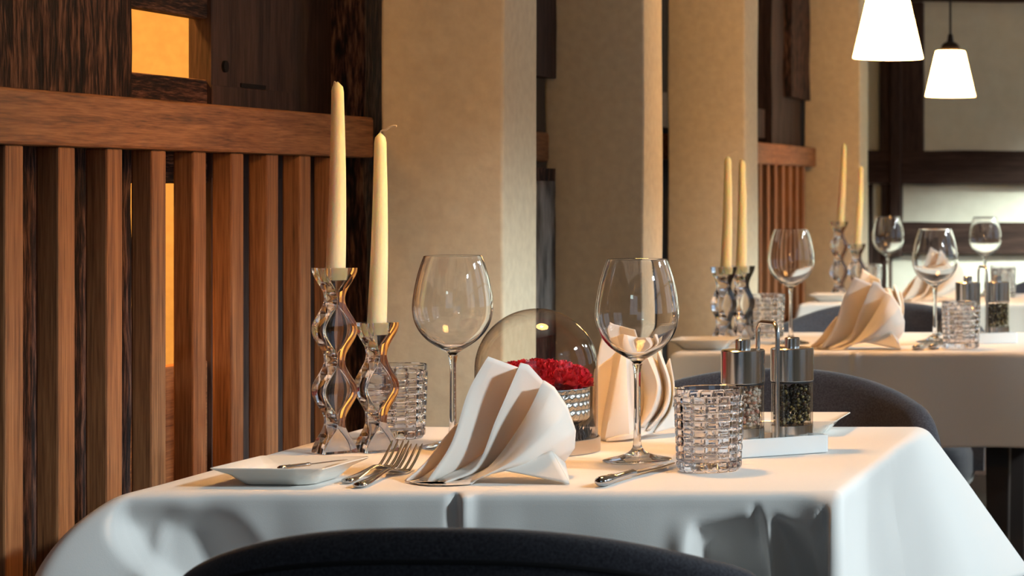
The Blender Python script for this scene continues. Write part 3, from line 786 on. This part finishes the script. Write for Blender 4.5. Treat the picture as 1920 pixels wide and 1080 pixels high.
place('napkin', None, at(1603, 5.13), 5.13, TZ+.0005, .15, 'white fan napkin at the front edge of the middle table', 'napkin', NA, 1.06)
place('napkin_b', None, at(1650, 5.50), 5.50, TZ+.0005, .15, 'orange-lit fan napkin behind the white one on the middle table', 'napkin', NA, 1.02)
place('knife', None, at(1716, 5.075), 5.075, ZT, -.05, 'table knife beside the middle table napkin, left of two', 'knife', 'table knives', .95)
place('knife', None, at(1747, 5.10), 5.10, ZT, -.02, 'table knife on the middle table, right of two, before the glass', 'knife', 'table knives', .95)
place('fork', None, at(1746, 5.43), 5.43, ZT, 0, 'dinner fork behind the wine glass of the middle table', 'fork', 'dinner forks', 1.1)
condiments(-.530, 5.33, math.radians(24), 'middle table')
# far table
place('glass', make_wineglass, at(1665, 7.78), 7.78, ZT, 0, 'wine glass on the far table left of the napkin', 'wine glass', GL)
place('glass', make_wineglass, at(1847, 7.66), 7.66, ZT, 0, 'wine glass on the far table before the rear wall beam, right of the napkin', 'wine glass', GL)
place('tumbler', make_tumbler, at(1881, 7.59), 7.59, ZT, 0, 'cut glass tumbler on the far table at the picture edge', 'tumbler', TU)
place('tumbler', make_tumbler, at(1629, 7.71), 7.71, ZT, 0, 'cut glass tumbler on the far table beside the short candle holder', 'tumbler', TU)
place('tall', None, at(1573, 7.60), 7.60, ZT, HR, 'tall wavy crystal candle holder on the far table', 'candle holder', HO)
place('short', None, at(1606, 7.62), 7.62, ZT, HR, 'short wavy crystal candle holder on the far table', 'candle holder', HO)
place('candle_c', lambda: make_candle(.2559, .050, False), at(1575, 7.60), 7.60, ZT+.2188, 0, 'orange-lit taper candle on the far table, the taller of its two', 'candle', CA)
place('candle_c', None, at(1607, 7.62), 7.62, ZT+.1488, 0, 'orange-lit taper candle on the far table, the shorter of its two', 'candle', CA)
place('plate', None, at(1562, 7.34), 7.34, ZT, 0, 'square side plate at the left end of the far table', 'plate', PL)
place('napkin', None, at(1741, 7.32), 7.32, TZ+.0005, .12, 'fan napkin on the far table seen behind the middle table wine glass', 'napkin', NA, 1.14)

# ------------------------------------------------------------------ glass cloche with carnations
cx, cy = -.8777, 3.120
cl = tag(empty('glass_cloche', (cx, cy, ZT)), 'glass dome cloche on a metal ring covering a pot of red carnations', 'cloche')
mb = MB(); mb.lathe([(0,.004),(.0735,.004),(.0735,.0),(.0785,0),(.0790,.0006),(.0790,.0172),(.0784,.018),(.0768,.018),(.0768,.0155),(0,.0155)], 72); mb.build('base_ring', M_ring, cl)
Rd = .0757; zc = .182-Rd
prof = [(Rd, .0158)]+[(Rd, lerp(.02, zc, k/8)) for k in range(9)]+[(Rd*cos(pi/2*k/28), zc+Rd*sin(pi/2*k/28)) for k in range(1, 28)]+[(0, zc+Rd)]
mb = MB(); mb.lathe(prof, 72); mb.build('glass_dome', M_dome, cl, smooth=180)
mb = MB(); random.seed(21)
for k in range(240):
    a = random.uniform(0, 2*pi); r = random.uniform(.046, .068); h = random.uniform(.005, .017); t = random.uniform(-.6, .6)
    p0 = Vector((r*cos(a), r*sin(a), .0156)); p1 = p0+Vector((h*sin(t)*cos(a*3), h*sin(t)*sin(a*3), h))
    if p1.xy.length > .073: p1.x *= .073/p1.xy.length; p1.y *= .073/p1.xy.length
    mb.tube([p0, p0.lerp(p1, .5), p1], [.0012, .0019, .0004], 5)
tag(mb.build('dried_stems', M_moss, cl), kind='stuff')
# hammered pot
def pot_dr(i, a, z, r):
    if not 4 <= i <= 44: return 0
    row = (z-.028)/.0105; ri = int(row); off = .5*(ri % 2)
    u = (a/(2*pi)*38+off) % 1-.5; v = row-ri-.5
    return -.0021*max(0, 1-(u*u+v*v)*5.2)
pp = [(0,.0158),(.030,.0158),(.031,.017),(.024,.022)]
for k in range(41):
    t = k/40; pp.append((lerp(.040, .066, sstep(0, .34, t)), lerp(.026, .080, t)))
pp += [(.0655,.0815),(.0640,.0805),(.0625,.072),(0,.072)]
mb = MB(); mb.lathe(pp, 266, dr=pot_dr); tag(mb.build('flower_pot', M_hammer, loc=(cx, cy, ZT), smooth=60), 'hammered silver bowl holding the red carnations under the cloche', 'flower pot')
def make_carnation(R, seed):
    mb = MB(); random.seed(seed)
    for L in range(7):
        el = lerp(-.15, 1.25, L/6); n = 54; ph = random.uniform(0, 6); rows = []
        for k in range(7):
            t = k/6; row = []
            for j in range(n):
                a = 2*pi*j/n
                e = el+.30*t*t-.12
                w = (sin(a*7+ph)*.10+sin(a*13+ph*2)*.09+noise.noise(Vector((cos(a)*3, sin(a)*3, seed+L*4.0)))*.34)*t
                rr = R*(.25+.75*t)*(1+.10*sin(a*19+ph)*t*t+.07*noise.noise(Vector((cos(a)*5, sin(a)*5, L+seed)))*t)
                row.append((rr*cos(e+w)*cos(a), rr*cos(e+w)*sin(a), rr*sin(e+w)*.9))
            rows.append(row)
        base = len(mb.v); mb.v += [p for r in rows for p in r]
        for i in range(6):
            for j in range(n): k2 = (j+1) % n; mb.f.append((base+i*n+j, base+i*n+k2, base+(i+1)*n+k2, base+(i+1)*n+j))
    return mb.build('carnation', M_red, smooth=70, recalc=False)
kinds = [make_carnation(.0215, s) for s in (3, 8, 14)]
spots = [(0, 0, .0985)]+[(.030*cos(2*pi*k/6+.3), .030*sin(2*pi*k/6+.3), .0955) for k in range(6)]+[(.0500*cos(2*pi*k/10), .0500*sin(2*pi*k/10), .0885) for k in range(10)]
for i, (x, y, z) in enumerate(spots):
    o = kinds[i] if i < 3 else kinds[i % 3].copy()
    if i >= 3: COL.objects.link(o)
    o.location = (cx+x, cy+y, ZT+z); o.rotation_euler = (-y*6, x*6, i*1.7)
    tag(o, 'red carnation bloom packed in the hammered bowl under the cloche', 'flower', 'red carnations under the cloche')

# ------------------------------------------------------------------ pendant lamps
def emis(name, col, st, back=None):
    m, nt, b = mat(name)
    b.inputs['Base Color'].default_value = (.85,.8,.7,1); b.inputs['Roughness'].default_value = .3
    b.inputs['Emission Color'].default_value = (*col, 1); b.inputs['Emission Strength'].default_value = st
    return m
WARM = (1.0, .46, .13)
M_shade = emis('lit opal shade', (1.0, .50, .155), 38.0)
M_bulb = emis('bulb', WARM, 330.0)
def make_pendant():
    root = empty('pendant_lamp', (0,0,0)); h = .137
    prof = [(.0742,0),(.0752,.0006),(.0750,.002)]+[(lerp(.0748, .0445, t/20), lerp(.003, h-.003, t/20)) for t in range(21)]+[(.0425,h),(.020,h)]
    prof += [(.020,h-.003),(.0405,h-.003)]+[(lerp(.0415, .0725, t/20), lerp(h-.006, .001, t/20)) for t in range(21)]
    mb = MB(); mb.lathe(prof+[prof[0]], 56); mb.build('lamp_shade', M_shade, root, smooth=50, merge=1e-5)
    mb = MB(); mb.lathe([(0,h+.0005),(.029,h+.0005),(.030,h+.003),(.028,h+.014),(.020,h+.024),(.010,h+.029),(.007,h+.05),(.005,h+.052),(0,h+.052)], 32); mb.build('cap', M_black, root)
    mb = MB(); mb.lathe([(0,.052),(.016,.056),(.023,.070),(.022,.084),(.013,.104),(.012,h-.004),(0,h-.004)], 24); mb.build('bulb', M_bulb, root)
    mb = MB(); mb.tube([(0,0,h+.05),(0,0,ZC-1.365-.03)], .0035, 8); mb.build('cord', M_black, root)
    mb = MB(); mb.lathe([(0,ZC-1.365-.03),(.045,ZC-1.365-.025),(.048,ZC-1.3651),(0,ZC-1.3651)], 24); mb.build('ceiling_rose', M_black, root)
    return root
PG = 'opal glass pendant lamps'
place('pendant', make_pendant, -.80, 3.10, 1.365, 0, 'lit opal glass pendant lamp above the front table, above the picture', 'lamp', PG)
place('pendant', make_pendant, at(1665, 5.27), 5.27, 1.365, 0, 'larger lit opal glass pendant lamp cut by the picture top', 'lamp', PG)
place('pendant', make_pendant, at(1782, 7.42), 7.42, 1.365, 0, 'smaller lit opal glass pendant lamp with cap and cord in view', 'lamp', PG)

# ------------------------------------------------------------------ light
def area(name, loc, target, sx, sy, energy, col, spread=180):
    l = bpy.data.lights.new(name, 'AREA'); l.shape = 'RECTANGLE'; l.size = sx; l.size_y = sy; l.energy = energy; l.color = col
    l.spread = math.radians(spread)
    o = bpy.data.objects.new(name, l); COL.objects.link(o); o.location = loc
    d = Vector(target)-Vector(loc); o.rotation_euler = d.to_track_quat('-Z', 'Y').to_euler(); return o
COOL = (.82, .96, 1.0)
for nm, y0, ty, e in (('daylight_a', 1.2, 3.4, 285), ('daylight_b', 4.6, 3.1, 62), ('daylight_c', 6.9, 5.4, 260), ('daylight_d', 9.1, 7.6, 120)):
    area(nm, (4.0, y0, 3.25 if nm == 'daylight_a' else 3.36), (-.8, ty, .85), .55 if nm == 'daylight_a' else .9, .32, e, COOL)
area('daylight_e', (4.0, 5.3, 3.5), (-1.1, 9.3, .9), 1.0, .42, 330, (.92, 1.0, .88), 70)
area('fill_front', (-1.2, -3.5, 3.0), (-.9, 2.8, .75), 1.2, .45, 12, (.72, 1.0, .92))  # fill lamp added to brighten the front of the tablecloth
area('other_room_lamp', (-1.80, 3.3, 1.95), (-2.1, 3.3, 1.0), .2, .2, 58, (1.0, .45, .10))
w = bpy.data.worlds.new('world'); sc.world = w; w.use_nodes = True
bg = w.node_tree.nodes['Background']; bg.inputs[0].default_value = (.55, .75, 1.0, 1); bg.inputs[1].default_value = 1.05
sc.view_settings.view_transform = 'Standard'; sc.view_settings.look = 'None'; sc.view_settings.gamma = 1
sc.view_settings.use_curve_mapping = False; sc.view_settings.exposure = -0.15
sc.cycles.max_bounces = 16; sc.cycles.transmission_bounces = 14; sc.cycles.transparent_max_bounces = 24
sc.cycles.glossy_bounces = 6; sc.cycles.diffuse_bounces = 4
sc.cycles.blur_glossy = .3; sc.cycles.sample_clamp_indirect = 6
